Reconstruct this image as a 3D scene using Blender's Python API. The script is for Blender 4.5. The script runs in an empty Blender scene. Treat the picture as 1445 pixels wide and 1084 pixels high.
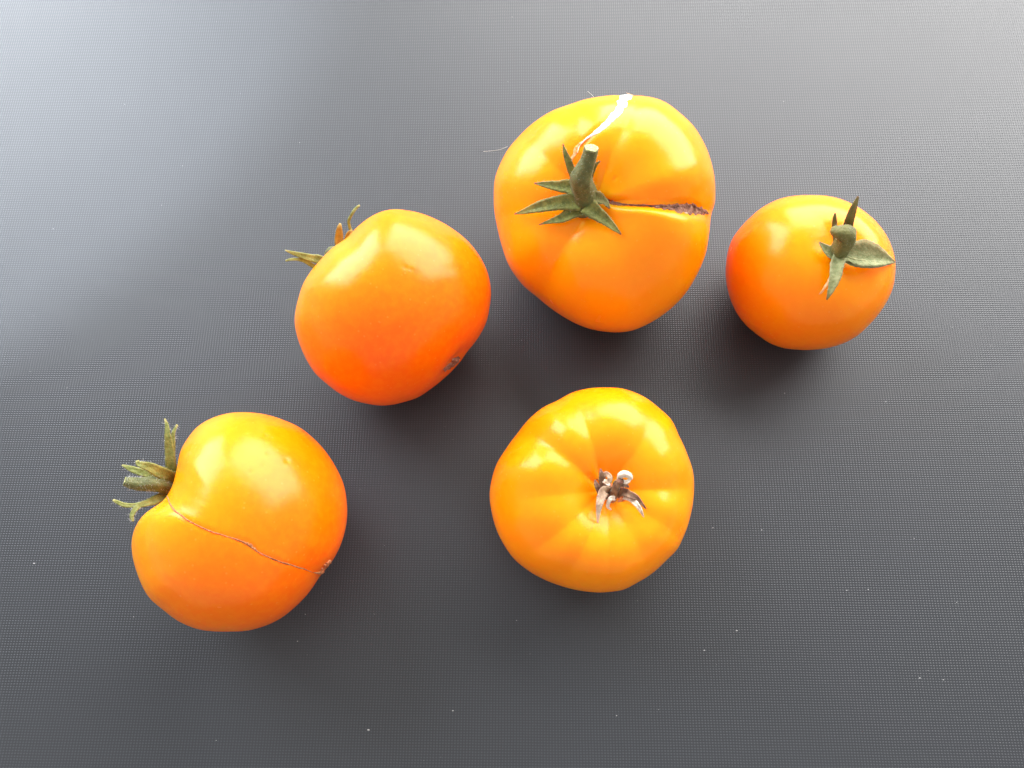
import bpy, math, random
import numpy as np
from mathutils import Vector, Matrix
from mathutils.bvhtree import BVHTree

random.seed(7); rng = np.random.default_rng(7)
S = bpy.context.scene
COL = S.collection
R = math.radians

# ------------------------------------------------------------------ camera
W0, H0, FPX = 1445.0, 1084.0, 1086.0          # photograph size and focal length in its pixels
TILT, HEIGHT = R(19.0), 0.279
cam_d = bpy.data.cameras.new('camera'); cam = bpy.data.objects.new('camera', cam_d); COL.objects.link(cam)
cam_d.sensor_width = 36.0; cam_d.lens = 36.0*FPX/W0
cam_d.clip_start = 0.01; cam_d.clip_end = 50
CAM = np.array([0.0, -HEIGHT*math.tan(TILT), HEIGHT])
cam.location = CAM; cam.rotation_euler = (TILT, 0, 0)
S.camera = cam
S.render.resolution_x = 1024; S.render.resolution_y = 768
CR = np.array([1.0, 0, 0]); CU = np.array([0, math.cos(TILT), math.sin(TILT)]); CF = np.array([0, math.sin(TILT), -math.cos(TILT)])

# ------------------------------------------------------------------ world (dim room) and window light
wd = bpy.data.worlds.new('World'); S.world = wd; wd.use_nodes = True
wb = wd.node_tree.nodes['Background']; wb.inputs[0].default_value = (1.0, 0.965, 0.92, 1); wb.inputs[1].default_value = 0.88

def window_light(name, loc, target, sx, sy, radiance, color, roll=0):
    d = bpy.data.lights.new(name, 'AREA'); d.shape = 'RECTANGLE'; d.size = sx; d.size_y = sy
    d.energy = radiance*math.pi*sx*sy; d.color = color
    o = bpy.data.objects.new(name, d); COL.objects.link(o); o.location = loc
    q = (Vector(target)-Vector(loc)).to_track_quat('-Z', 'Y')
    o.rotation_euler = (q.to_matrix().to_4x4() @ Matrix.Rotation(roll, 4, 'Z')).to_euler()
    return o
def window_at(az, el, dist, w, h, rad, color, roll=0):
    a, e = R(az), R(el)
    return window_light('window_light', (dist*math.cos(e)*math.sin(a), dist*math.cos(e)*math.cos(a), dist*math.sin(e)), (0, 0, .03), w, h, rad, color, R(roll))
window_at(30, 31, 1.5, 2.0, 1.20, 10.6, (1.0, .985, .965))
window_at(-44, 28, 1.5, .95, 1.10, 13.0, (.87, .93, 1.0))
# added spot at the mat's far left; its cone edge imitates the diagonal shade
def added_spot(cpx, rpx, pos, energy, color, blend):
    d0 = np.array([(cpx[0]-W0/2)/FPX, 0, 0]); d = CF+CR*((cpx[0]-W0/2)/FPX)-CU*((cpx[1]-H0/2)/FPX)
    c = CAM+d*(-CAM[2]/d[2]); rad = rpx*np.linalg.norm(c-CAM)/FPX
    L = bpy.data.lights.new('added_spot', 'SPOT'); L.energy = energy; L.color = color; L.spot_blend = blend; L.shadow_soft_size = .02
    v = np.array(pos)-c; L.spot_size = 2*math.atan(rad/np.linalg.norm(v))
    o = bpy.data.objects.new('added_spot', L); COL.objects.link(o); o.location = pos
    o.rotation_euler = (Vector(c)-Vector(pos)).to_track_quat('-Z', 'Y').to_euler()
added_spot((-190, 60), 405, (-.75, -.35, 1.0), 150.0, (.88, .94, 1.0), .06)

S.view_settings.view_transform = 'Standard'; S.view_settings.look = 'None'
S.view_settings.gamma = 1.0; S.view_settings.use_curve_mapping = False
S.view_settings.exposure = 0.0
S.render.engine = 'CYCLES'

# ------------------------------------------------------------------ helpers
def ray(px, py):
    """unit direction of the camera ray through a photograph pixel"""
    d = CF + CR*((px-W0/2)/FPX) - CU*((py-H0/2)/FPX)
    return d/np.linalg.norm(d)
def project(P):
    q = P-CAM
    z = q@CF
    return np.stack([W0/2+FPX*(q@CR)/z, H0/2-FPX*(q@CU)/z], 1)
def unit(v): return v/(np.linalg.norm(v)+1e-12)
def mesh_obj(name, verts, faces, mat, parent=None, smooth=True, attrs=None):
    me = bpy.data.meshes.new(name)
    me.from_pydata([tuple(map(float, v)) for v in verts], [], faces); me.update()
    if smooth: me.polygons.foreach_set('use_smooth', [True]*len(me.polygons))
    for k, vals in (attrs or {}).items():
        a = me.attributes.new(k, 'FLOAT', 'POINT'); a.data.foreach_set('value', np.asarray(vals, dtype=np.float32))
    if mat: me.materials.append(mat)
    o = bpy.data.objects.new(name, me); COL.objects.link(o)
    if parent:
        o.parent = parent; o.matrix_parent_inverse = Matrix.Translation(-Vector(parent.location))
    return o
def spline(P, n):
    """Catmull-Rom resample of rows of P to n rows"""
    P = np.asarray(P, float); m = len(P)
    if m == 2: P = np.stack([P[0], (P[0]+P[1])/2, P[1]]); m = 3
    E = np.vstack([2*P[0]-P[1], P, 2*P[-1]-P[-2]])
    out = []
    for t in np.linspace(0, m-1, n):
        i = min(int(t), m-2); f = t-i
        a, b, c, d = E[i], E[i+1], E[i+2], E[i+3]
        out.append(0.5*((2*b)+(-a+c)*f+(2*a-5*b+4*c-d)*f*f+(-a+3*b-3*c+d)*f**3))
    return np.array(out)

# ------------------------------------------------------------------ materials
def newmat(name):
    m = bpy.data.materials.new(name); m.use_nodes = True
    nt = m.node_tree; return m, nt, nt.nodes['Principled BSDF']
class NT:
    def __init__(s, nt): s.nt = nt
    def n(s, t, **k):
        nd = s.nt.nodes.new(t)
        for a, v in k.items(): setattr(nd, a, v)
        return nd
    def l(s, a, b): s.nt.links.new(a, b)
    def math(s, op, a, b=None, c=None):
        nd = s.n('ShaderNodeMath', operation=op)
        for i, v in enumerate((a, b, c)):
            if v is None: continue
            if isinstance(v, (int, float)): nd.inputs[i].default_value = v
            else: s.l(v, nd.inputs[i])
        return nd.outputs[0]
    def mix(s, fac, a, b, blend='MIX'):
        nd = s.n('ShaderNodeMix', data_type='RGBA', blend_type=blend)
        for i, v in ((0, fac), (6, a), (7, b)):
            if isinstance(v, (int, float)): nd.inputs[i].default_value = v
            elif isinstance(v, tuple): nd.inputs[i].default_value = (*v, 1)
            else: s.l(v, nd.inputs[i])
        return nd.outputs[2]
    def noise(s, scale, detail=3, rough=.5, vec=None):
        nd = s.n('ShaderNodeTexNoise'); nd.inputs['Scale'].default_value = scale
        nd.inputs['Detail'].default_value = detail; nd.inputs['Roughness'].default_value = rough
        if vec is None:
            g = s.n('ShaderNodeNewGeometry'); vec = g.outputs['Position']
        s.l(vec, nd.inputs['Vector']); return nd.outputs[0]
    def ramp(s, fac, lo, hi):
        nd = s.n('ShaderNodeMapRange', interpolation_type='SMOOTHSTEP'); s.l(fac, nd.inputs[0])
        nd.inputs[1].default_value = lo; nd.inputs[2].default_value = hi; return nd.outputs[0]
    def attr(s, name): return s.n('ShaderNodeAttribute', attribute_name=name).outputs['Fac']
    def bump(s, h, dist, strength, bsdf):
        b = s.n('ShaderNodeBump'); b.inputs['Distance'].default_value = dist; b.inputs['Strength'].default_value = strength
        s.l(h, b.inputs['Height']); s.l(b.outputs[0], bsdf.inputs['Normal'])

def skin_material(name, shoulder, flesh, base, sss=1.0):
    """tomato skin: colour runs from the stem shoulder over the flank to the blossom end"""
    m, nt, b = newmat(name); N = NT(nt)
    th = N.attr('polar')
    th = N.math('ADD', th, N.math('MULTIPLY', N.math('SUBTRACT', N.noise(45, 2), .5), .35))
    c = N.mix(N.ramp(th, .05, .55), shoulder, flesh)
    c = N.mix(N.ramp(th, .45, 1.0), c, base)
    mott = N.ramp(N.noise(420, 4, .6), .35, .75)
    c = N.mix(N.math('MULTIPLY', mott, .13), c, tuple(min(1, v*1.25+.01) for v in shoulder))
    # fine pale lenticels
    v = N.n('ShaderNodeTexVoronoi'); v.inputs['Scale'].default_value = 330; v.inputs['Randomness'].default_value = 1
    g = N.n('ShaderNodeNewGeometry'); N.l(g.outputs['Position'], v.inputs['Vector'])
    dots = N.math('SUBTRACT', 1.0, N.ramp(v.outputs['Distance'], .06, .16))
    c = N.mix(N.math('MULTIPLY', dots, .12), c, (.9, .55, .16))
    N.l(c, b.inputs['Base Color'])
    rgh = N.math('ADD', N.math('MULTIPLY', N.noise(120, 3), .10), .20)
    N.l(rgh, b.inputs['Roughness'])
    b.inputs['IOR'].default_value = 1.48; b.inputs['Specular IOR Level'].default_value = .34; b.inputs['Specular Tint'].default_value = (1, .93, .70, 1)
    b.inputs['Subsurface Weight'].default_value = sss
    b.inputs['Subsurface Radius'].default_value = (1.0, .20, .02)
    b.inputs['Subsurface Scale'].default_value = .013
    h = N.math('ADD', N.math('MULTIPLY', N.noise(90, 3), 1.0), N.math('MULTIPLY', N.noise(1300, 2), .05))
    N.bump(h, .0012, .22, b)
    return m

def leaf_material(name, c0, c1, tip, tip_at=.8, fuzz=.06):
    m, nt, b = newmat(name); N = NT(nt)
    n1 = N.ramp(N.noise(500, 4, .6), .3, .7)
    c = N.mix(n1, c0, c1)
    al = N.math('ADD', N.attr('along'), N.math('MULTIPLY', N.math('SUBTRACT', N.noise(700, 2), .5), .25))
    c = N.mix(N.ramp(al, tip_at, 1.0), c, tip)
    sp = N.ramp(N.noise(2600, 2), .64, .74)
    c = N.mix(N.math('MULTIPLY', sp, .35), c, (.45, .42, .28))
    N.l(c, b.inputs['Base Color']); b.inputs['Roughness'].default_value = .62
    b.inputs['Sheen Weight'].default_value = fuzz; b.inputs['Sheen Tint'].default_value = (.95, .95, .8, 1)
    b.inputs['Subsurface Weight'].default_value = .08; b.inputs['Subsurface Scale'].default_value = .002
    N.bump(N.noise(1500, 3), .0006, .6, b)
    return m
def cork_material(name, dark, mid, pale, scale=900, lo=.42, hi=.66):
    m, nt, b = newmat(name); N = NT(nt)
    n1 = N.noise(scale, 5, .65)
    c = N.mix(N.ramp(n1, .3, .52), dark, mid); c = N.mix(N.ramp(n1, lo, hi), c, pale)
    N.l(c, b.inputs['Base Color']); b.inputs['Roughness'].default_value = .75
    N.bump(N.noise(scale*1.4, 4), .0006, .8, b)
    return m

M = {}
M['skin_gold'] = skin_material('golden_skin', (.88, .31, .002), (.90, .255, .0), (.90, .20, .0))
M['skin_ribbed'] = skin_material('ribbed_golden_skin', (.88, .30, .002), (.90, .24, .0), (.90, .19, .0))
M['skin_orange'] = skin_material('orange_skin', (.88, .29, .0), (.90, .195, .0), (.90, .145, .0))
M['skin_red'] = skin_material('reddish_orange_skin', (.88, .30, .0), (.90, .185, .0), (.90, .12, .0))
M['skin_amber'] = skin_material('amber_skin', (.88, .30, .0), (.90, .185, .0), (.90, .12, .0))
M['green'] = leaf_material('calyx_green', (.085, .105, .014), (.20, .21, .04), (.22, .06, .02), .88)
M['stem_green'] = leaf_material('stem_green', (.065, .078, .018), (.12, .13, .038), (.40, .42, .16), .97)
M['sage'] = leaf_material('calyx_sage', (.16, .18, .06), (.30, .31, .14), (.13, .11, .03), .82)
M['sage_dark'] = leaf_material('calyx_olive', (.10, .10, .02), (.17, .16, .04), (.12, .07, .02), .9)
M['olive'] = leaf_material('calyx_yellow_olive', (.12, .15, .028), (.24, .27, .075), (.32, .31, .11), .85)
M['ochre'] = leaf_material('calyx_ochre', (.28, .17, .022), (.40, .27, .045), (.36, .27, .08), .8)
M['dry'] = leaf_material('dry_calyx', (.20, .11, .065), (.44, .31, .20), (.66, .54, .40), .5, .1)
M['dry_dark'] = leaf_material('dry_calyx_brown', (.10, .045, .025), (.28, .16, .09), (.16, .04, .02), .85, .1)
M['dry_pale'] = leaf_material('dry_calyx_pale', (.42, .32, .23), (.74, .66, .56), (.62, .50, .40), .8, .1)
M['cut'] = cork_material('cut_stem_face', (.18, .20, .06), (.30, .31, .12), (.48, .47, .26), 1500)
M['white_cork'] = cork_material('white_cork', (.86, .72, .42), (.90, .84, .68), (.93, .91, .84), 700, .35, .6)
M['brown_cork'] = cork_material('brown_cork', (.06, .018, .010), (.22, .085, .05), (.60, .40, .28), 700, .56, .72)
M['brown_line'] = cork_material('brown_line', (.20, .055, .015), (.36, .12, .035), (.58, .30, .12), 1100, .5, .7)
M['pale_scar'] = cork_material('pale_scar', (.82, .28, .06), (.86, .42, .16), (.88, .58, .32), 700, .45, .7)
M['pink_scar'] = cork_material('pinkish_scar', (.28, .06, .02), (.55, .16, .05), (.70, .35, .18), 600, .5, .8)
M['dust'] = cork_material('dust', (.25, .25, .25), (.33, .33, .33), (.45, .45, .45), 300)
M['hair'] = cork_material('pale_hair', (.7, .68, .6), (.8, .78, .7), (.85, .85, .8), 300)

# woven mat: the thread relief is worked out analytically so that it does not depend on the viewer
PX, PY = .00099, .00085
m, nt, b = newmat('woven_grey_vinyl'); N = NT(nt)
g = N.n('ShaderNodeNewGeometry'); sep = N.n('ShaderNodeSeparateXYZ')
rot = N.n('ShaderNodeVectorRotate', rotation_type='Z_AXIS'); rot.inputs['Angle'].default_value = R(.5)
N.l(g.outputs['Position'], rot.inputs['Vector']); N.l(rot.outputs[0], sep.inputs[0])
wob = N.math('MULTIPLY', N.math('SUBTRACT', N.noise(60, 2), .5), .00035)
kx = N.math('MULTIPLY', N.math('ADD', sep.outputs[0], wob), 2*math.pi/PX)
ky = N.math('MULTIPLY', N.math('ADD', sep.outputs[1], wob), 2*math.pi/PY)
cx, sx_ = N.math('COSINE', kx), N.math('SINE', kx); cy, sy_ = N.math('COSINE', ky), N.math('SINE', ky)
hx = N.math('MULTIPLY_ADD', cx, .5, .5); hy = N.math('MULTIPLY_ADD', cy, .5, .5)
AMP = .32
nx = N.math('MULTIPLY', N.math('MULTIPLY', sx_, hy), AMP*.85)
ny = N.math('MULTIPLY', N.math('MULTIPLY', sy_, hx), AMP)
comb = N.n('ShaderNodeCombineXYZ'); N.l(nx, comb.inputs[0]); N.l(ny, comb.inputs[1]); comb.inputs[2].default_value = 1
nrm = N.n('ShaderNodeVectorMath', operation='NORMALIZE'); N.l(comb.outputs[0], nrm.inputs[0]); N.l(nrm.outputs[0], b.inputs['Normal'])
top = N.math('MULTIPLY', hx, hy)
colr = N.mix(top, (.024, .0262, .0305), (.047, .051, .0585))
colr = N.mix(N.math('MULTIPLY', N.ramp(N.noise(14, 3), .35, .7), .18), colr, (.035, .038, .0435))
N.l(colr, b.inputs['Base Color'])
N.l(N.math('ADD', N.math('MULTIPLY', N.noise(30, 3), .05), .31), b.inputs['Roughness'])
b.inputs['IOR'].default_value = 1.42
M['mat'] = m

# ------------------------------------------------------------------ the surface
def slab(name, x0, x1, y0, y1, z0, z1, mat):
    v = [(x, y, z) for z in (z0, z1) for y in (y0, y1) for x in (x0, x1)]
    f = [(0, 2, 3, 1), (4, 5, 7, 6), (0, 1, 5, 4), (2, 6, 7, 3), (0, 4, 6, 2), (1, 3, 7, 5)]
    return mesh_obj(name, v, f, mat, smooth=False)
mat_o = slab('woven_mat', -.42, .42, -.36, .46, -.004, 0, M['mat'])
mat_o['kind'] = 'structure'; mat_o['label'] = 'grey fine woven vinyl mat under the tomatoes'

# ------------------------------------------------------------------ tomatoes
NPH, NTH = 360, 200
class Tomato: pass

def wrap(a): return (a+math.pi) % (2*math.pi)-math.pi

def fruit_unit(p):
    """fruit with its stem along +Z; azimuth 0 is picture right, 90 picture up"""
    th = np.linspace(0, math.pi, NTH+1); ph = np.linspace(0, 2*math.pi, NPH, endpoint=False)
    T, Pm = np.meshgrid(th, ph, indexing='ij')
    st, ct = np.sin(T), np.cos(T)
    rad = np.ones_like(T)
    for k, amp, ofs in p.get('waves', ()):           # broad lobes
        rad += amp*np.cos(k*Pm-R(ofs))*st**2
    up = 0.5+0.5*ct
    for phi, dep, wid, reach in p.get('furrows', ()):
        d = wrap(Pm-R(phi))
        s = np.exp(-(T/R(reach))**3)*np.minimum(1, T/R(14))
        rad -= dep*np.exp(-np.abs(d/R(wid))**1.5)*s
        rad += dep*.45*(np.exp(-((d-R(wid*1.9))/R(wid*1.3))**2)+np.exp(-((d+R(wid*1.9))/R(wid*1.3))**2))*s*(T/R(60))*np.exp(-(T/R(80))**4)
    fl = p.get('flat', .86)
    # superellipse shoulder
    e = p.get('shoulder', .92)
    x = np.sign(st)*np.abs(st)**e
    X = rad*x*np.cos(Pm); Y = rad*x*np.sin(Pm)
    Z = fl*ct*(0.6+0.4*rad)
    dd, dw = p.get('dimple', (.16, .38))
    Z -= dd*np.exp(-(x/dw)**2)*(ct > 0)*np.clip(ct*3, 0, 1)
    bd, bw = p.get('bottom', (.04, .2))
    Z += bd*np.exp(-(x/bw)**2)*(ct < 0)*np.clip(-ct*3, 0, 1)
    tp = p.get('taper', 0)
    sc = 1+tp*ct; X *= sc; Y *= sc
    V = np.stack([X, Y, Z], -1)
    pol = (T/math.pi)
    verts = np.vstack([V[0, :1], V[1:-1].reshape(-1, 3), V[-1, :1]])
    polar = np.concatenate([pol[0, :1], pol[1:-1].reshape(-1), pol[-1, :1]])
    n = NTH-1; last = 1+n*NPH
    faces = []
    for j in range(NPH):
        k = (j+1) % NPH
        faces.append((0, 1+j, 1+k))
    for i in range(n-1):
        a, b_ = 1+i*NPH, 1+(i+1)*NPH
        for j in range(NPH):
            k = (j+1) % NPH
            faces.append((a+j, b_+j, b_+k, a+k))
    a = 1+(n-1)*NPH
    for j in range(NPH): faces.append((a+j, last, a+(j+1) % NPH))
    return verts, faces, polar
FACES = None

def make_tomato(label, outline, axis, mat, p, center=None):
    """outline: the fruit's edge in photograph pixels; axis: stem direction as (right, up, toward viewer)"""
    global FACES
    t = Tomato()
    O = np.array(outline, float)
    # centroid of the polygon
    x, y = O[:, 0], O[:, 1]; x2, y2 = np.roll(x, -1), np.roll(y, -1); cr = x*y2-x2*y
    A = cr.sum()/2; c = np.array([((x+x2)*cr).sum()/(6*A), ((y+y2)*cr).sum()/(6*A)])
    t.c = c; rpx = math.sqrt(abs(A)/math.pi)
    d = ray(*c); t.d = d
    u = unit(np.cross(d, np.array([0, math.cos(TILT), math.sin(TILT)]))); v = np.cross(u, d); w = -d
    t.u, t.v, t.w = u, v, w
    ax = unit(np.array(axis, float)); AX = unit(ax[0]*u+ax[1]*v+ax[2]*w); t.AX = AX
    ref = u if abs(ax[0]) < .75 else (v if abs(ax[1]) < .75 else w)
    if p.get('ref') == 'v': ref = v
    e1 = unit(ref-AX*(ref@AX)); e2 = np.cross(AX, e1)
    verts, faces, polar = fruit_unit(p)
    Lw = verts[:, :1]*e1+verts[:, 1:2]*e2+verts[:, 2:3]*AX
    # target outline as a function of angle
    al = np.arctan2(-(O[:, 1]-c[1]), O[:, 0]-c[0]); rr = np.hypot(O[:, 0]-c[0], O[:, 1]-c[1])
    o = np.argsort(al); al, rr = al[o], rr[o]
    NB = 120; bins = np.linspace(-math.pi, math.pi, NB, endpoint=False)+math.pi/NB
    tgt = np.interp(bins, np.r_[al-2*math.pi, al, al+2*math.pi], np.r_[rr, rr, rr])
    dist = .27
    q = Lw.copy(); q -= q.mean(0)*0
    Rm = rpx*dist/FPX
    P = None
    for outer in range(4):
        Rm = rpx*dist/FPX*(np.dot(d, CF))
        a = q@u; bb = q@v; ww = q@w
        for it in range(8):
            C = CAM+d*dist
            P = C+Rm*(np.outer(a, u)+np.outer(bb, v)+np.outer(ww, w))
            pp = project(P)-c; ang = np.arctan2(-pp[:, 1], pp[:, 0]); rho = np.hypot(pp[:, 0], pp[:, 1])
            idx = ((ang+math.pi)/(2*math.pi)*NB).astype(int) % NB
            mx = np.zeros(NB); np.maximum.at(mx, idx, rho)
            gg = tgt/np.maximum(mx, 1e-6)
            for _ in range(p.get('smooth', 3)): gg = (np.roll(gg, 1)+2*gg+np.roll(gg, -1))/4
            gv = np.interp(ang, np.r_[bins[-1]-2*math.pi, bins, bins[0]+2*math.pi], np.r_[gg[-1], gg, gg[0]])
            s = np.clip(rho/np.interp(ang, np.r_[bins[-1]-2*math.pi, bins, bins[0]+2*math.pi], np.r_[mx[-1], mx, mx[0]]), 0, 1)
            s = (s*s*(3-2*s))**1.5; gmean = gg.mean()
            fac = gmean+(gv-gmean)*s
            a = a*fac; bb = bb*fac
            if it == 0: ww = ww*gmean
        C = CAM+d*dist
        P = C+Rm*(np.outer(a, u)+np.outer(bb, v)+np.outer(ww, w))
        dist = dist*CAM[2]/(CAM[2]-P[:, 2].min())*1.0 if outer < 3 else dist
    dz = P[:, 2].min(); P[:, 2] -= dz-(-.0003)
    t.P = P; t.faces = faces; t.polar = polar
    # flatten the contact a little where the fruit rests
    low = P[:, 2] < 0; P[low, 2] = 0.0
    for (qx, qy, rr_, dep) in p.get('pits', ()):
        pp = project(P); dd2 = (pp[:, 0]-qx)**2+(pp[:, 1]-qy)**2
        front = ((P-P.mean(0))@w) > 0
        k = np.exp(-dd2/rr_**2)*front
        P -= np.outer(k*dep, unit(w))
    for path, dep in p.get('grooves', ()):
        Q = spline(path, 120); pp = project(P); front = ((P-P.mean(0))@w) > -.006
        near = np.where(front & (pp[:, 0] > Q[:, 0].min()-30) & (pp[:, 0] < Q[:, 0].max()+30) & (pp[:, 1] > Q[:, 1].min()-30) & (pp[:, 1] < Q[:, 1].max()+30))[0]
        D2 = ((pp[near][:, None, :]-Q[None, :, :2])**2).sum(-1); k = D2.argmin(1); dd2 = np.sqrt(D2[np.arange(len(near)), k]); wq = Q[k, 2]
        prof = np.exp(-(dd2/wq)**2)-.25*np.exp(-((dd2-2.3*wq)/(1.3*wq))**2)
        end = np.clip(np.minimum(k, 119-k)/12, 0, 1)
        nin = unit(P.mean(0)-P[near].mean(0))
        P[near] += np.outer(prof*end*dep, nin)
    base = P.mean(0).copy(); base[2] = 0
    e = bpy.data.objects.new('tomato', None); COL.objects.link(e); e.location = base
    e.empty_display_size = .02
    e['label'] = label; e['category'] = 'tomato'; e['group'] = 'tomatoes on the grey mat'
    t.root = e; bpy.context.view_layer.update()
    t.fruit = mesh_obj('fruit', P, faces, mat, e, attrs={'polar': polar})
    t.bvh = BVHTree.FromPolygons([Vector(v_) for v_ in P], faces)
    t.dist = dist; t.stem_pt = P[0].copy(); t.stem_depth = np.linalg.norm(P[0]-CAM)
    print('TOMATO size mm', ((P.max(0)-P.min(0))*1000).round(1), 'stem px', project(P[:1])[0].round(), 'blossom px', project(P[-1:])[0].round())
    t.hairs = []
    return t

def hit(t, px, py):
    """point of the fruit seen at a pixel, with its normal"""
    r_ = ray(px, py); h = t.bvh.ray_cast(Vector(CAM), Vector(r_))
    if h[0] is None: return None, None
    n = np.array(h[1]); n = n if n@r_ < 0 else -n
    return np.array(h[0]), n
def on(t, px, py, lift):
    """pixel -> point lift metres off the fruit, or level with the stem base where the fruit is not behind"""
    p, n = hit(t, px, py)
    if p is None: return CAM+ray(px, py)*t.stem_depth, t.w
    r_ = ray(px, py)
    return p-r_*lift*1.2, n
def at(t, px, py, toward):
    """pixel -> point `toward` metres nearer to the viewer than the stem base"""
    return CAM+ray(px, py)*(t.stem_depth-toward)
def px2m(t, w_): return w_*t.stem_depth/FPX

def ribbon(t, name, path, mat, lift=.0003, ka=7, n=60, jag=.25, bumpy=.0002, label=None):
    """a raised strip lying on the fruit: rows of (px, py, width px)"""
    Q = spline(path, n); tang = np.gradient(Q[:, :2], axis=0)
    tang /= np.linalg.norm(tang, axis=1)[:, None]+1e-9
    nr = np.stack([-tang[:, 1], tang[:, 0]], 1)
    ws = np.maximum(Q[:, 2], .4)
    def rough():
        x = np.arange(n); m_ = max(4, n//3)
        a_ = np.interp(x, np.linspace(0, n-1, m_), rng.random(m_)-.5); b2 = np.interp(x, np.linspace(0, n-1, m_*2), rng.random(m_*2)-.5)
        return 1+jag*2*(a_+.35*b2)
    jl, jr = rough(), rough()
    V = []; last = None
    RN = rng.random((n, ka))-.5; RN = sum(np.roll(RN, q_, 0) for q_ in range(5))*.5; RN = RN+np.roll(RN, 1, 1)*.5
    for i in range(n):
        for k in range(ka):
            s = -1+2*k/(ka-1); wj = ws[i]/2*(jl[i] if s < 0 else jr[i])
            p, nn = hit(t, *(Q[i, :2]+nr[i]*s*wj))
            if p is None: p, nn = last if last is not None else (at(t, *Q[i, :2], 0), t.w)
            last = (p, nn)
            prof = (1-s*s)
            l = -.00015+(lift+.00015)*prof**.6+bumpy*(RN[i, k])*prof**.5
            V.append(p+nn*l)
    F = [(i*ka+k, i*ka+k+1, (i+1)*ka+k+1, (i+1)*ka+k) for i in range(n-1) for k in range(ka-1)]
    # underside, buried in the fruit
    nv = len(V)
    for i in range(n):
        for k in (0, ka-1):
            V.append(V[i*ka+k]+t.w*-.0004)
    for i in range(n-1):
        a, b_ = nv+2*i, nv+2*(i+1)
        F.append((a, b_, b_+1, a+1)); F.append((i*ka, (i+1)*ka, b_, a)); F.append((i*ka+ka-1, a+1, b_+1, (i+1)*ka+ka-1))
    o = mesh_obj(name, V, F, mat, t.root)
    if label: o['label'] = label
    return o

def blade(t, pts, norms, widths, mat, name='sepal', thick=.0005, fold=.22, n=26, twist=0, jag=.10, label=None, parent=None):
    """a sepal: lens-shaped section swept along a path; widths in metres"""
    Q = spline(np.hstack([np.array(pts), np.array(norms), np.array(widths)[:, None]]), n)
    P, Nn, Wd = Q[:, :3], Q[:, 3:6], np.maximum(Q[:, 6], .00015)
    tg = np.gradient(P, axis=0)
    K = 7; V = []; along = []
    nz = rng.random(n)-.5
    for i in range(n):
        T_ = unit(tg[i]); nn = unit(Nn[i]-T_*(Nn[i]@T_)); side = np.cross(T_, nn)
        a = twist*i/(n-1); side, nn = side*math.cos(a)+nn*math.sin(a), nn*math.cos(a)-side*math.sin(a)
        wd = Wd[i]*(1+jag*nz[i])
        tk = min(thick, wd*.45)
        for k in range(K):
            s = -1+2*k/(K-1)
            V.append(P[i]+side*s*wd/2+nn*(fold*wd*(abs(s)**1.3)+tk*.5*math.sqrt(max(0, 1-s*s)) - fold*wd*.4)); along.append(i/(n-1))
        for k in range(K-2, 0, -1):
            s = -1+2*k/(K-1)
            V.append(P[i]+side*s*wd/2+nn*(fold*wd*(abs(s)**1.3)-tk*.5*math.sqrt(max(0, 1-s*s)) - fold*wd*.4)); along.append(i/(n-1))
    L = 2*K-2
    F = [(i*L+k, i*L+(k+1) % L, (i+1)*L+(k+1) % L, (i+1)*L+k) for i in range(n-1) for k in range(L)]
    F.append(tuple(range(L))[::-1]); F.append(tuple((n-1)*L+k for k in range(L)))
    o = mesh_obj(name, V, F, mat, parent or t.root, attrs={'along': along})
    if label: o['label'] = label
    for i in range(2, n-1):
        for s in (-1, 1):
            k = 0 if s < 0 else K-1
            t.hairs.append((V[i*L+k], unit(V[i*L+k]-P[i])*.6+unit(Nn[i])*.5))
    return o

def stalk(t, pts, radii, mat, cut=None, n=34, K=16, ridge=.07, name='stem', label=None):
    """a stem: ridged tube swept along a path, its cut end a face of its own"""
    Q = spline(np.hstack([np.array(pts), np.array(radii)[:, None]]), n)
    P, rd = Q[:, :3], Q[:, 3]
    tg = np.gradient(P, axis=0); nn = unit(np.cross(tg[0], t.u)); V = []; al = []
    ph0 = rng.random()*6
    for i in range(n):
        T_ = unit(tg[i]); nn = unit(nn-T_*(nn@T_)); bn = np.cross(T_, nn)
        for k in range(K):
            a = 2*math.pi*k/K
            r_ = rd[i]*(1+ridge*math.sin(5*a+ph0+i*.06)+.05*(rng.random()-.5))
            V.append(P[i]+(nn*math.cos(a)+bn*math.sin(a))*r_); al.append(i/(n-1)*.96)
            if 2 < i < n-2: t.hairs.append((V[-1], nn*math.cos(a)+bn*math.sin(a)))
    F = [(i*K+k, i*K+(k+1) % K, (i+1)*K+(k+1) % K, (i+1)*K+k) for i in range(n-1) for k in range(K)]
    F.append(tuple(range(K))[::-1])
    e = len(V); V.append(P[-1]-unit(tg[-1])*rd[-1]*.1); al.append(.9)
    F += [((n-1)*K+k, (n-1)*K+(k+1) % K, e) for k in range(K)]
    o = mesh_obj(name, V, F, mat, t.root, attrs={'along': al})
    if label: o['label'] = label
    if cut:
        T_ = unit(tg[-1]); CV = [P[-1]+T_*rd[-1]*.10]; CF_ = []
        for k in range(K):
            CV.append(V[(n-1)*K+k]*.985+P[-1]*.015+T_*rd[-1]*(.05+.10*rng.random()))
        for k in range(K): CV.append(V[(n-1)*K+k]-T_*rd[-1]*.12)
        for k in range(K):
            j = (k+1) % K
            CF_.append((0, 1+k, 1+j)); CF_.append((1+k, 1+K+k, 1+K+j, 1+j))
        c_ = mesh_obj('cut_face', CV, CF_, cut, None, smooth=False)
        c_.parent = o; c_.matrix_parent_inverse = o.matrix_world.inverted()
        c_.matrix_parent_inverse = Matrix.Identity(4)
        # the stem's local frame is the world's, shifted by the root's inverse: keep the cap in world place
        bpy.context.view_layer.update(); c_.matrix_parent_inverse = o.matrix_world.inverted()
    return o

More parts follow.
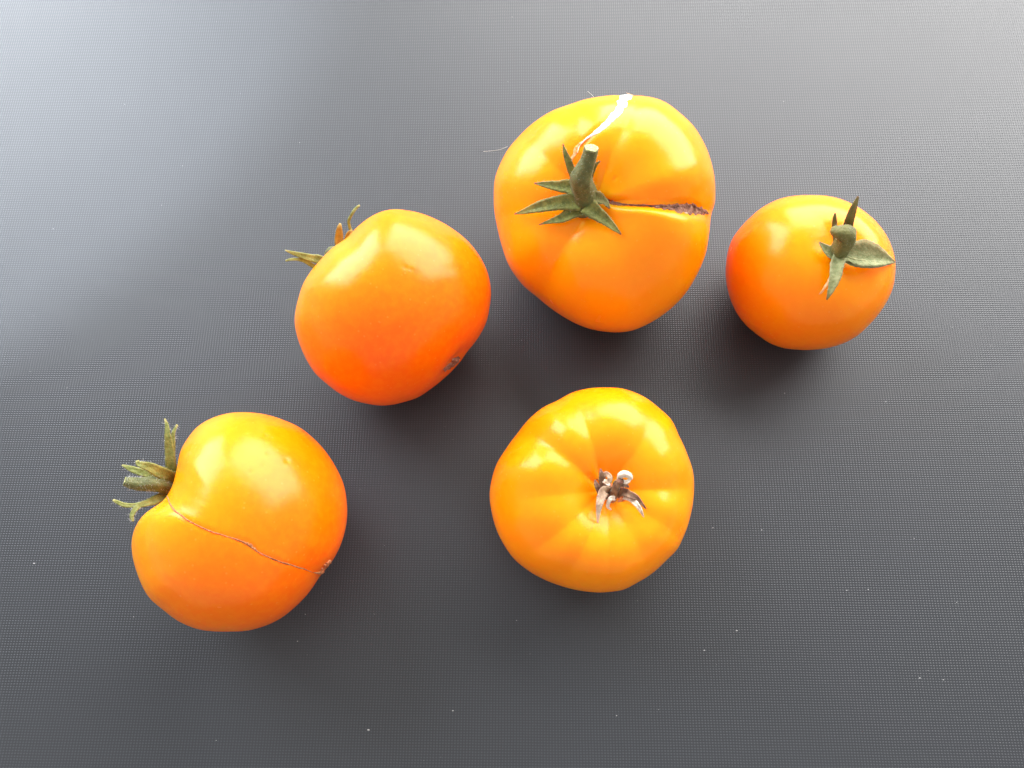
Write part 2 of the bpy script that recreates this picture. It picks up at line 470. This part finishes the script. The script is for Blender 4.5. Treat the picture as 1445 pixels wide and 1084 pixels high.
def fuzz(t, count, length=.0009):
    """the fine hairs on stem and sepals"""
    if not t.hairs: return
    V, F = [], []
    for i in rng.choice(len(t.hairs), count):
        p, d = t.hairs[int(i)]; d = unit(unit(d)+rng.normal(0, .45, 3)); L = length*(.4+rng.random())
        s = unit(np.cross(d, rng.normal(0, 1, 3)))*.000022; s2 = np.cross(unit(d), s)
        b_ = len(V); V += [p+s-d*.0001, p-s*.5+s2*.87-d*.0001, p-s*.5-s2*.87-d*.0001, p+d*L]
        F += [(b_, b_+1, b_+3), (b_+1, b_+2, b_+3), (b_+2, b_, b_+3)]
    o = mesh_obj('hairs', V, F, M['hair'], t.root); o['kind'] = 'stuff'

def crop(x0, y0, sc):
    return lambda x, y: (x0+x/sc, y0+y/sc)

def sepal_on(t, cf, rows, mat, sc, lift0=.002, lift1=.001, **k):
    """rows (x, y, width) in crop pixels over the fruit; the blade hovers a little above the skin"""
    P, Nn, Wd = [], [], []
    for i, (x, y, w_) in enumerate(rows):
        f = i/(len(rows)-1); px = cf(x, y)
        ex = rows[i][3] if False else 0
        p, n = on(t, *px, lift0*(1-f)+lift1*f); P.append(p); Nn.append(n*.6+t.w*.4); Wd.append(px2m(t, w_/sc))
    return blade(t, P, Nn, Wd, mat, **k)
def sepal_at(t, cf, rows, mat, sc, **k):
    """rows (x, y, width, metres toward the viewer from the stem base)"""
    P = [at(t, *cf(x, y), z) for x, y, w_, z in rows]; Wd = [px2m(t, w_/sc) for x, y, w_, z in rows]
    return blade(t, P, [t.w]*len(rows), Wd, mat, **k)
def stalk_at(t, cf, rows, mat, sc, **k):
    return stalk(t, [at(t, *cf(x, y), z) for x, y, r_, z in rows], [px2m(t, r_/sc) for x, y, r_, z in rows], mat, **k)

def outl(x0, y0, sc, pts): return [(x0+x/sc, y0+y/sc) for x, y in pts]

# ---- 1: the large ribbed golden tomato with the white and the brown split
T1 = make_tomato('largest golden tomato with a white split and a brown corky crack beside its green stem',
    outl(670, 110, 2.851, [(630,66),(700,70),(770,95),(830,140),(890,200),(930,270),(955,340),(970,430),(965,520),(950,560),(945,620),(935,690),(915,750),(880,820),(830,890),(770,945),(700,990),(640,1015),(570,1024),(500,1018),(430,1000),(370,970),(310,930),(250,880),(200,840),(160,790),(130,740),(110,680),(95,620),(80,550),(75,470),(78,410),(95,360),(130,290),(180,230),(240,175),(310,130),(380,105),(450,82),(520,70),(580,66)]),
    (-.16, .13, .97), M['skin_gold'],
    dict(flat=.80, dimple=(.20, .36), waves=((2, .02, 40), (3, .02, 100), (5, .012, 20), (8, .006, 70)),
         furrows=((-3, .15, 9, 85), (68, .07, 12, 72), (102, .045, 12, 60), (138, .06, 14, 62), (185, .06, 14, 60), (236, .10, 11, 55), (296, .06, 18, 52)),
         pits=((868, 252, 2.5, .0004),), grooves=(([(843,278,5),(868,287,5),(905,290,4.5),(938,292,5.5),(968,295,7),(998,301,5)], .0013), ([(884,131,8),(864,167,6),(836,190,4),(815,212,4)], .0003))))
f = crop(710, 180, 6.572); s = 6.572
ribbon(T1, 'split_scar', [(884,131,19),(880,142,17),(873,155,13),(864,167,11),(850,180,8),(836,190,4.5),(824,199,2.5),(817,208,1.6),(815,216,1)], M['white_cork'], lift=.0003, n=90, ka=9, jag=.3, bumpy=.0003, label='white healed split running from the stem over the far shoulder')
ribbon(T1, 'crack', [(843,276,3),(855,283,6),(868,287,5),(885,289,3.2),(905,290,3),(925,291,5),(938,292,8),(952,293,11),(968,295,15),(982,296,14),(994,299,9),(999,302,2)], M['brown_cork'], lift=.00035, n=160, ka=11, jag=.35, bumpy=.0006, label='brown corky crack from the stem to the flank')
ribbon(T1, 'scar_patch', [(806,226,4),(811,216,7),(815,207,6),(822,200,3)], M['pale_scar'], lift=.0001, n=24)
sepal_on(T1, f, [(690,500,80),(640,410,70),(605,310,62),(575,230,40),(555,150,8)], M['green'], s, .003, .006)
sepal_on(T1, f, [(700,600,130),(610,550,130),(520,545,100),(400,530,60),(288,517,10)], M['green'], s, .004, .003)
sepal_on(T1, f, [(720,690,160),(600,690,150),(480,705,120),(330,738,98),(200,778,50),(105,803,10)], M['green'], s, .004, .0025)
sepal_on(T1, f, [(740,740,160),(650,780,125),(550,840,85),(450,868,45),(330,902,6)], M['green'], s, .003, .0015)
sepal_on(T1, f, [(770,720,170),(850,785,140),(940,850,100),(1020,920,60),(1095,992,12)], M['green'], s, .004, .002)
sepal_on(T1, f, [(780,640,110),(870,650,110),(940,690,70),(988,750,14)], M['sage_dark'], s, .004, .0015)
sepal_at(T1, f, [(800,480,50,.002),(835,385,45,.006),(865,340,30,.008),(902,312,8,.009)], M['green'], s)
stalk_at(T1, f, [(762,720,140,-.002),(756,650,120,.0015),(740,560,98,.006),(722,485,97,.010),(748,405,80,.012),(785,320,66,.0135),(806,250,62,.0145),(818,192,60,.0155)], M['stem_green'], s, cut=M['cut'], label='thick green stem with a swollen knuckle and a pale cut end')
fuzz(T1, 260, .0007)

# ---- 2: the small orange tomato on the right
T2 = make_tomato('smallest orange tomato with a bent stub of stem and one broad pale green sepal',
    outl(1000, 250, 4.169, [(600,103),(700,107),(780,125),(850,155),(930,205),(1000,270),(1050,340),(1085,420),(1102,500),(1100,580),(1085,660),(1050,735),(1000,810),(940,875),(880,930),(800,975),(720,1000),(620,1014),(520,1014),(440,1005),(370,980),(300,935),(230,880),(180,820),(140,745),(115,670),(102,590),(103,510),(115,430),(145,350),(190,290),(250,230),(310,180),(370,145),(440,118),(520,105)]),
    (.40, .33, .86), M['skin_orange'],
    dict(flat=.88, dimple=(.13, .28), furrows=((250, .035, 16, 42), (310, .04, 18, 40), (120, .03, 20, 40), (20, .03, 20, 40))))
f = crop(1130, 265, 6.567); s = 6.567
ribbon(T2, 'scar', [(1178,378,4),(1174,388,6),(1169,398,6),(1163,408,5),(1156,416,2)], M['pale_scar'], lift=.00008, n=30, label='pale scratch below the stem')
sepal_on(T2, f, [(380,640,100),(450,620,170),(560,620,235),(680,640,190),(790,665,95),(872,690,12)], M['sage'], s, .003, .0035, fold=.30, label='broad pale green sepal folded along its midrib')
sepal_on(T2, f, [(400,660,60),(520,700,70),(680,712,60),(800,702,30),(868,696,8)], M['sage'], s, .0025, .003)
sepal_on(T2, f, [(360,640,110),(332,720,110),(318,820,95),(285,930,60),(240,1040,10)], M['sage'], s, .0035, .003, label='pale green sepal hanging down the fruit')
sepal_at(T2, f, [(400,520,70,.002),(425,400,80,.006),(455,290,70,.010),(490,185,52,.013),(533,80,14,.014)], M['sage_dark'], s)
sepal_at(T2, f, [(330,500,50,.001),(315,380,45,.004),(313,300,38,.006),(318,235,14,.007)], M['sage_dark'], s)
sepal_on(T2, f, [(340,640,90),(285,610,100),(235,570,80),(170,505,14)], M['sage'], s, .003, .003)
stalk_at(T2, f, [(350,690,70,-.002),(345,620,72,.002),(372,550,76,.0055),(412,490,76,.009),(425,430,74,.0115),(370,412,60,.0128),(318,402,46,.0125),(285,398,26,.012)], M['sage_dark'], s, label='short hooked stem stub')
fuzz(T2, 220, .0006)

# ---- 3: the reddish tomato with its stem turned away
T3 = make_tomato('reddish orange tomato with its stem end turned away and a small blossom scar showing',
    outl(390, 270, 3.3875, [(560,83),(620,88),(680,100),(760,130),(840,175),(910,230),(960,290),(1000,360),(1022,430),(1028,490),(1020,560),(1000,640),(960,710),(910,770),(860,835),(800,895),(740,945),(680,985),(620,1005),(550,1022),(490,1024),(430,1015),(370,1000),(300,965),(240,920),(185,870),(140,800),(110,730),(90,660),(84,610),(90,560),(105,500),(130,430),(165,375),(210,325),(270,265),(330,225),(370,180),(420,135),(470,105),(510,90)]),
    (-.70, .62, -.33), M['skin_red'],
    dict(flat=.88, dimple=(.10, .28), bottom=(.05, .16), waves=((2, .015, 30),), ref='w',
         pits=((572, 378, 2.5, .0002), (580, 380, 2, .0002))))
f = crop(390, 280, 9.857); s = 9.857
sepal_at(T3, f, [(1130,640,50,-.002),(1050,480,42,0),(1005,330,40,.002),(1050,220,38,.003),(1105,140,36,.003),(1160,95,24,.003)], M['olive'], s, fold=.1)
sepal_at(T3, f, [(960,800,110,-.002),(880,620,125,.0),(875,510,105,.001),(878,420,75,.002),(888,345,24,.002)], M['ochre'], s, label='withered ochre sepal')
sepal_at(T3, f, [(960,640,60,-.001),(985,540,60,0),(1015,480,55,.001),(1055,435,20,.001)], M['ochre'], s)
sepal_at(T3, f, [(800,960,130,-.003),(620,860,125,-.001),(480,830,105,0),(350,795,80,.001),(230,760,50,.002),(120,722,14,.003)], M['olive'], s, fold=.15)
sepal_at(T3, f, [(700,1040,60,-.003),(520,945,60,-.001),(400,875,50,0),(300,848,42,.001),(200,850,36,.002),(125,868,20,.002)], M['olive'], s, fold=.1)
sp = T3.stem_pt
stalk(T3, [sp-T3.AX*.002, sp+T3.AX*.003, sp+T3.AX*.007], [.0035, .003, .0022], M['stem_green'])
ribbon(T3, 'blossom_scar', [(626,523,3),(631,519,7),(637,515,9),(643,509,8),(648,504,3)], M['brown_cork'], lift=.0006, n=40, ka=9, jag=.4, bumpy=.0006, label='brown blossom scar')
fuzz(T3, 120, .0006)

# ---- 4: the orange tomato with the long brown seam
T4 = make_tomato('orange tomato with a thin brown seam running from leafy stem to blossom end',
    outl(150, 560, 3.097, [(600,66),(680,73),(760,95),(840,130),(900,175),(960,240),(1005,310),(1040,390),(1053,470),(1052,540),(1035,620),(1000,700),(968,745),(930,788),(890,850),(830,915),(770,965),(700,1000),(620,1022),(540,1027),(460,1027),(390,1015),(320,985),(250,935),(190,885),(150,820),(125,750),(110,690),(106,630),(115,580),(140,530),(180,490),(230,462),(268,425),(290,380),(303,310),(315,240),(345,185),(390,130),(450,95),(520,72)]),
    (-.87, .44, .06), M['skin_amber'],
    dict(flat=.86, dimple=(.16, .26), bottom=(.05, .16), waves=((2, .012, 60),), ref='v',
         grooves=(([(238,704,3.5),(255,727,3.5),(290,747,3),(330,760,3),(351,769,5),(366,780,3),(405,796,3),(452,809,3)], .00018),),
         pits=((375,615,2.2,.00028),(378,639,2.4,.00028),(405,650,3.2,.00028),(370,657,2.2,.00028),(353,666,1.8,.00028))))
f = crop(150, 580, 6.373); s = 6.373
ribbon(T4, 'seam', [(236,700,2.2),(242,715,3.2),(255,727,3.4),(270,737,3),(290,747,2.6),(310,754,2.4),(330,760,2.6),(343,765,4),(351,769,6.5),(358,774,4.5),(366,780,2.6),(385,789,2.6),(405,796,2.8),(425,802,2.4),(443,808,2.4),(452,809,4)], M['brown_line'], lift=.0002, n=150, ka=5, jag=.4, bumpy=.0003, label='thin brown corky seam')
ribbon(T4, 'blossom_scar', [(450,810,3),(454,806,7),(459,801,8),(463,795,6),(466,790,2)], M['pink_scar'], lift=.0002, n=40, ka=9, jag=.5, bumpy=.0007, label='small corky blossom scar')
sepal_at(T4, f, [(610,640,70,-.001),(588,540,85,.002),(575,420,78,.004),(565,320,66,.005),(552,220,46,.006),(545,130,30,.006),(525,68,10,.006)], M['olive'], s, fold=.15, label='upright olive sepal with a forked tip')
sepal_at(T4, f, [(592,420,50,.003),(597,300,42,.0045),(603,200,30,.005),(638,122,16,.005)], M['olive'], s, fold=.1)
sepal_at(T4, f, [(610,630,80,.001),(560,590,100,.004),(470,545,95,.007),(390,505,75,.009),(320,485,52,.010),(288,470,40,.010),(278,445,22,.010)], M['olive'], s, fold=.2)
sepal_at(T4, f, [(520,640,60,-.001),(400,580,62,.001),(290,545,60,.002),(210,515,42,.002),(140,487,12,.002)], M['olive'], s, fold=.15)
sepal_at(T4, f, [(585,700,60,.0),(520,765,80,.003),(430,805,75,.005),(340,835,50,.006),(250,850,36,.006),(160,845,34,.006),(100,820,30,.006),(58,800,14,.006)], M['olive'], s, fold=.15)
sepal_at(T4, f, [(340,830,40,.005),(275,870,40,.0065),(238,920,36,.007),(230,960,30,.007),(245,992,12,.007)], M['olive'], s, fold=.15)
stalk_at(T4, f, [(600,690,60,-.002),(540,690,56,.002),(470,665,55,.005),(390,655,54,.006),(300,655,52,.006),(220,645,44,.006),(165,632,36,.006)], M['stem_green'], s, cut=M['cut'], label='fuzzy green stem with a pale cut end')
fuzz(T4, 520, .0011)

# ---- 5: the ribbed yellow tomato with the withered calyx
T5 = make_tomato('deeply ribbed yellow orange tomato with a withered brown calyx',
    outl(670, 530, 3.388, [(620,55),(690,57),(750,73),(820,105),(890,160),(950,220),(980,290),(1015,370),(1045,460),(1050,540),(1045,600),(1030,680),(1000,770),(970,830),(910,890),(850,945),(780,990),(720,1022),(640,1036),(570,1037),(490,1026),(410,1005),(330,975),(250,930),(190,880),(140,810),(105,740),(80,650),(70,570),(78,500),(105,415),(150,345),(200,280),(260,205),(320,155),(390,120),(460,80),(540,60)]),
    (.21, .01, .97), M['skin_ribbed'],
    dict(flat=.78, dimple=(.33, .40), waves=((3, .02, 60), (4, .012, 10)),
         furrows=((2, .16, 12, 56), (55, .09, 11, 50), (108, .11, 10, 54), (143, .15, 11, 60), (186, .07, 12, 46), (220, .085, 12, 54), (247, .075, 9, 58), (272, .06, 8, 52), (300, .05, 10, 50), (330, .07, 11, 46))))
f = crop(800, 640, 9.036); s = 9.036
ribbon(T5, 'scar', [(841,676,4),(846,682,12),(855,690,24),(866,698,24),(877,702,14),(887,700,3)], M['pink_scar'], lift=.0003, n=30, jag=.3, bumpy=.0006, label='reddish corky scar round the stem')
stalk_at(T5, f, [(600,540,70,-.003),(600,500,62,.001),(625,440,48,.004),(655,395,40,.006),(690,350,36,.008)], M['dry_dark'], s, label='withered brown stem stub')
stalk_at(T5, f, [(668,330,30,.0060),(684,284,40,.0072),(728,262,42,.008),(778,272,38,.008),(808,300,30,.0078),(826,330,16,.0075)], M['dry_pale'], s, name='stem_end', label='white curled end of the dried stem')
sepal_at(T5, f, [(540,500,90,.001),(480,480,95,.004),(440,560,85,.006),(415,650,62,.007),(400,760,40,.006),(392,895,14,.004)], M['dry'], s*.74, fold=.25)
sepal_at(T5, f, [(640,520,80,.001),(710,490,80,.004),(800,525,70,.006),(880,560,55,.006),(940,625,36,.005),(1010,705,12,.0035)], M['dry_dark'], s*.74, fold=.25)
sepal_at(T5, f, [(720,560,40,.003),(800,580,44,.005),(880,640,48,.006),(935,720,36,.005),(980,812,10,.003)], M['dry_pale'], s*.74, fold=.2)
sepal_at(T5, f, [(540,470,80,.001),(480,420,80,.003),(455,340,70,.004),(440,260,45,.005),(428,192,12,.005)], M['dry_dark'], s*.74, fold=.25)
sepal_at(T5, f, [(450,290,44,.004),(500,262,48,.006),(545,300,46,.007),(540,360,40,.007),(500,350,30,.0065),(475,335,14,.006)], M['dry'], s*.74, fold=.2)
sepal_at(T5, f, [(610,570,44,.004),(560,575,44,.005),(530,620,38,.005),(522,680,30,.004),(565,718,12,.003)], M['dry_pale'], s*.74, fold=.2)
sepal_at(T5, f, [(670,370,40,.0055),(705,352,40,.007),(750,368,40,.0075),(790,345,34,.0078),(812,312,14,.0078)], M['dry_pale'], s*.74, fold=.2)
sepal_at(T5, f, [(620,440,60,.003),(640,380,66,.005),(690,390,60,.006),(740,400,46,.006),(790,430,14,.005)], M['dry_dark'], s*.74, fold=.25)
sepal_at(T5, f, [(520,540,80,.001),(450,520,70,.003),(405,450,56,.004),(372,390,40,.0045),(360,335,14,.0045)], M['dry_dark'], s*.74, fold=.25)
sepal_at(T5, f, [(470,350,40,.004),(500,370,36,.006),(535,395,30,.007),(555,400,12,.007)], M['dry_pale'], s*.74, fold=.2)
fuzz(T5, 60, .0006)

# ------------------------------------------------------------------ small things: stray hairs and dust on the mat
def fibre(pts_px, z, label, rad=.00005):
    P = []
    for (px, py), zz in zip(pts_px, z):
        d = ray(px, py); P.append(CAM+d*((zz-CAM[2])/d[2]))
    Q = spline(P, 20); V, F = [], []
    for i in range(20):
        T_ = unit(np.gradient(Q, axis=0)[i]); a = unit(np.cross(T_, [0, 0, 1.0])); b_ = np.cross(T_, a)
        for k in range(4): V.append(Q[i]+(a*math.cos(k*math.pi/2)+b_*math.sin(k*math.pi/2))*rad)
    F = [(i*4+k, i*4+(k+1) % 4, (i+1)*4+(k+1) % 4, (i+1)*4+k) for i in range(19) for k in range(4)]
    o = mesh_obj('stray_hair', V, F, M['hair']); o['label'] = label; o['category'] = 'hair'; o['group'] = 'stray hairs on the mat'
    return o
zc = .00006
fibre([(682,214),(694,213),(706,211),(716,207)], [zc]*4, 'fine white stray hair lying beside the flank of the largest golden tomato')
fibre([(829,129),(833,132),(838,137)], [zc]*3, 'short white stray hair on the mat behind the largest golden tomato')
V, F = [], []
def speck(px, py, r_):
    d = ray(px, py); c = CAM+d*(-CAM[2]/d[2]); b_ = len(V); a0 = rng.random()*6; st = 1+rng.random()*1.2
    for k in range(5):
        a = a0+k*2*math.pi/5; q = r_*(.7+.6*rng.random())
        V.append(c+np.array([math.cos(a)*q*st, math.sin(a)*q, 0]))
    V.append(c+np.array([0, 0, r_*.8]))
    for k in range(5): F.append((b_+k, b_+(k+1) % 5, b_+5))
for px, py in [(75,323),(1006,745),(1075,748),(1290,760),(1195,833),(1225,832),(1350,850),(1298,957),(639,1003),(994,918),(1040,890),(48,795),(420,905),(1250,567),(1130,690),(305,1045),(520,1030),(870,1010)]:
    speck(px, py, .00011+.00008*rng.random())
for _ in range(90):
    speck(rng.uniform(-20, 1465), rng.uniform(-20, 1100), .00005+.00009*rng.random()**3)
d_ = mesh_obj('dust', V, F, M['dust']); d_['kind'] = 'stuff'; d_['label'] = 'tiny pale dust specks scattered over the grey mat'
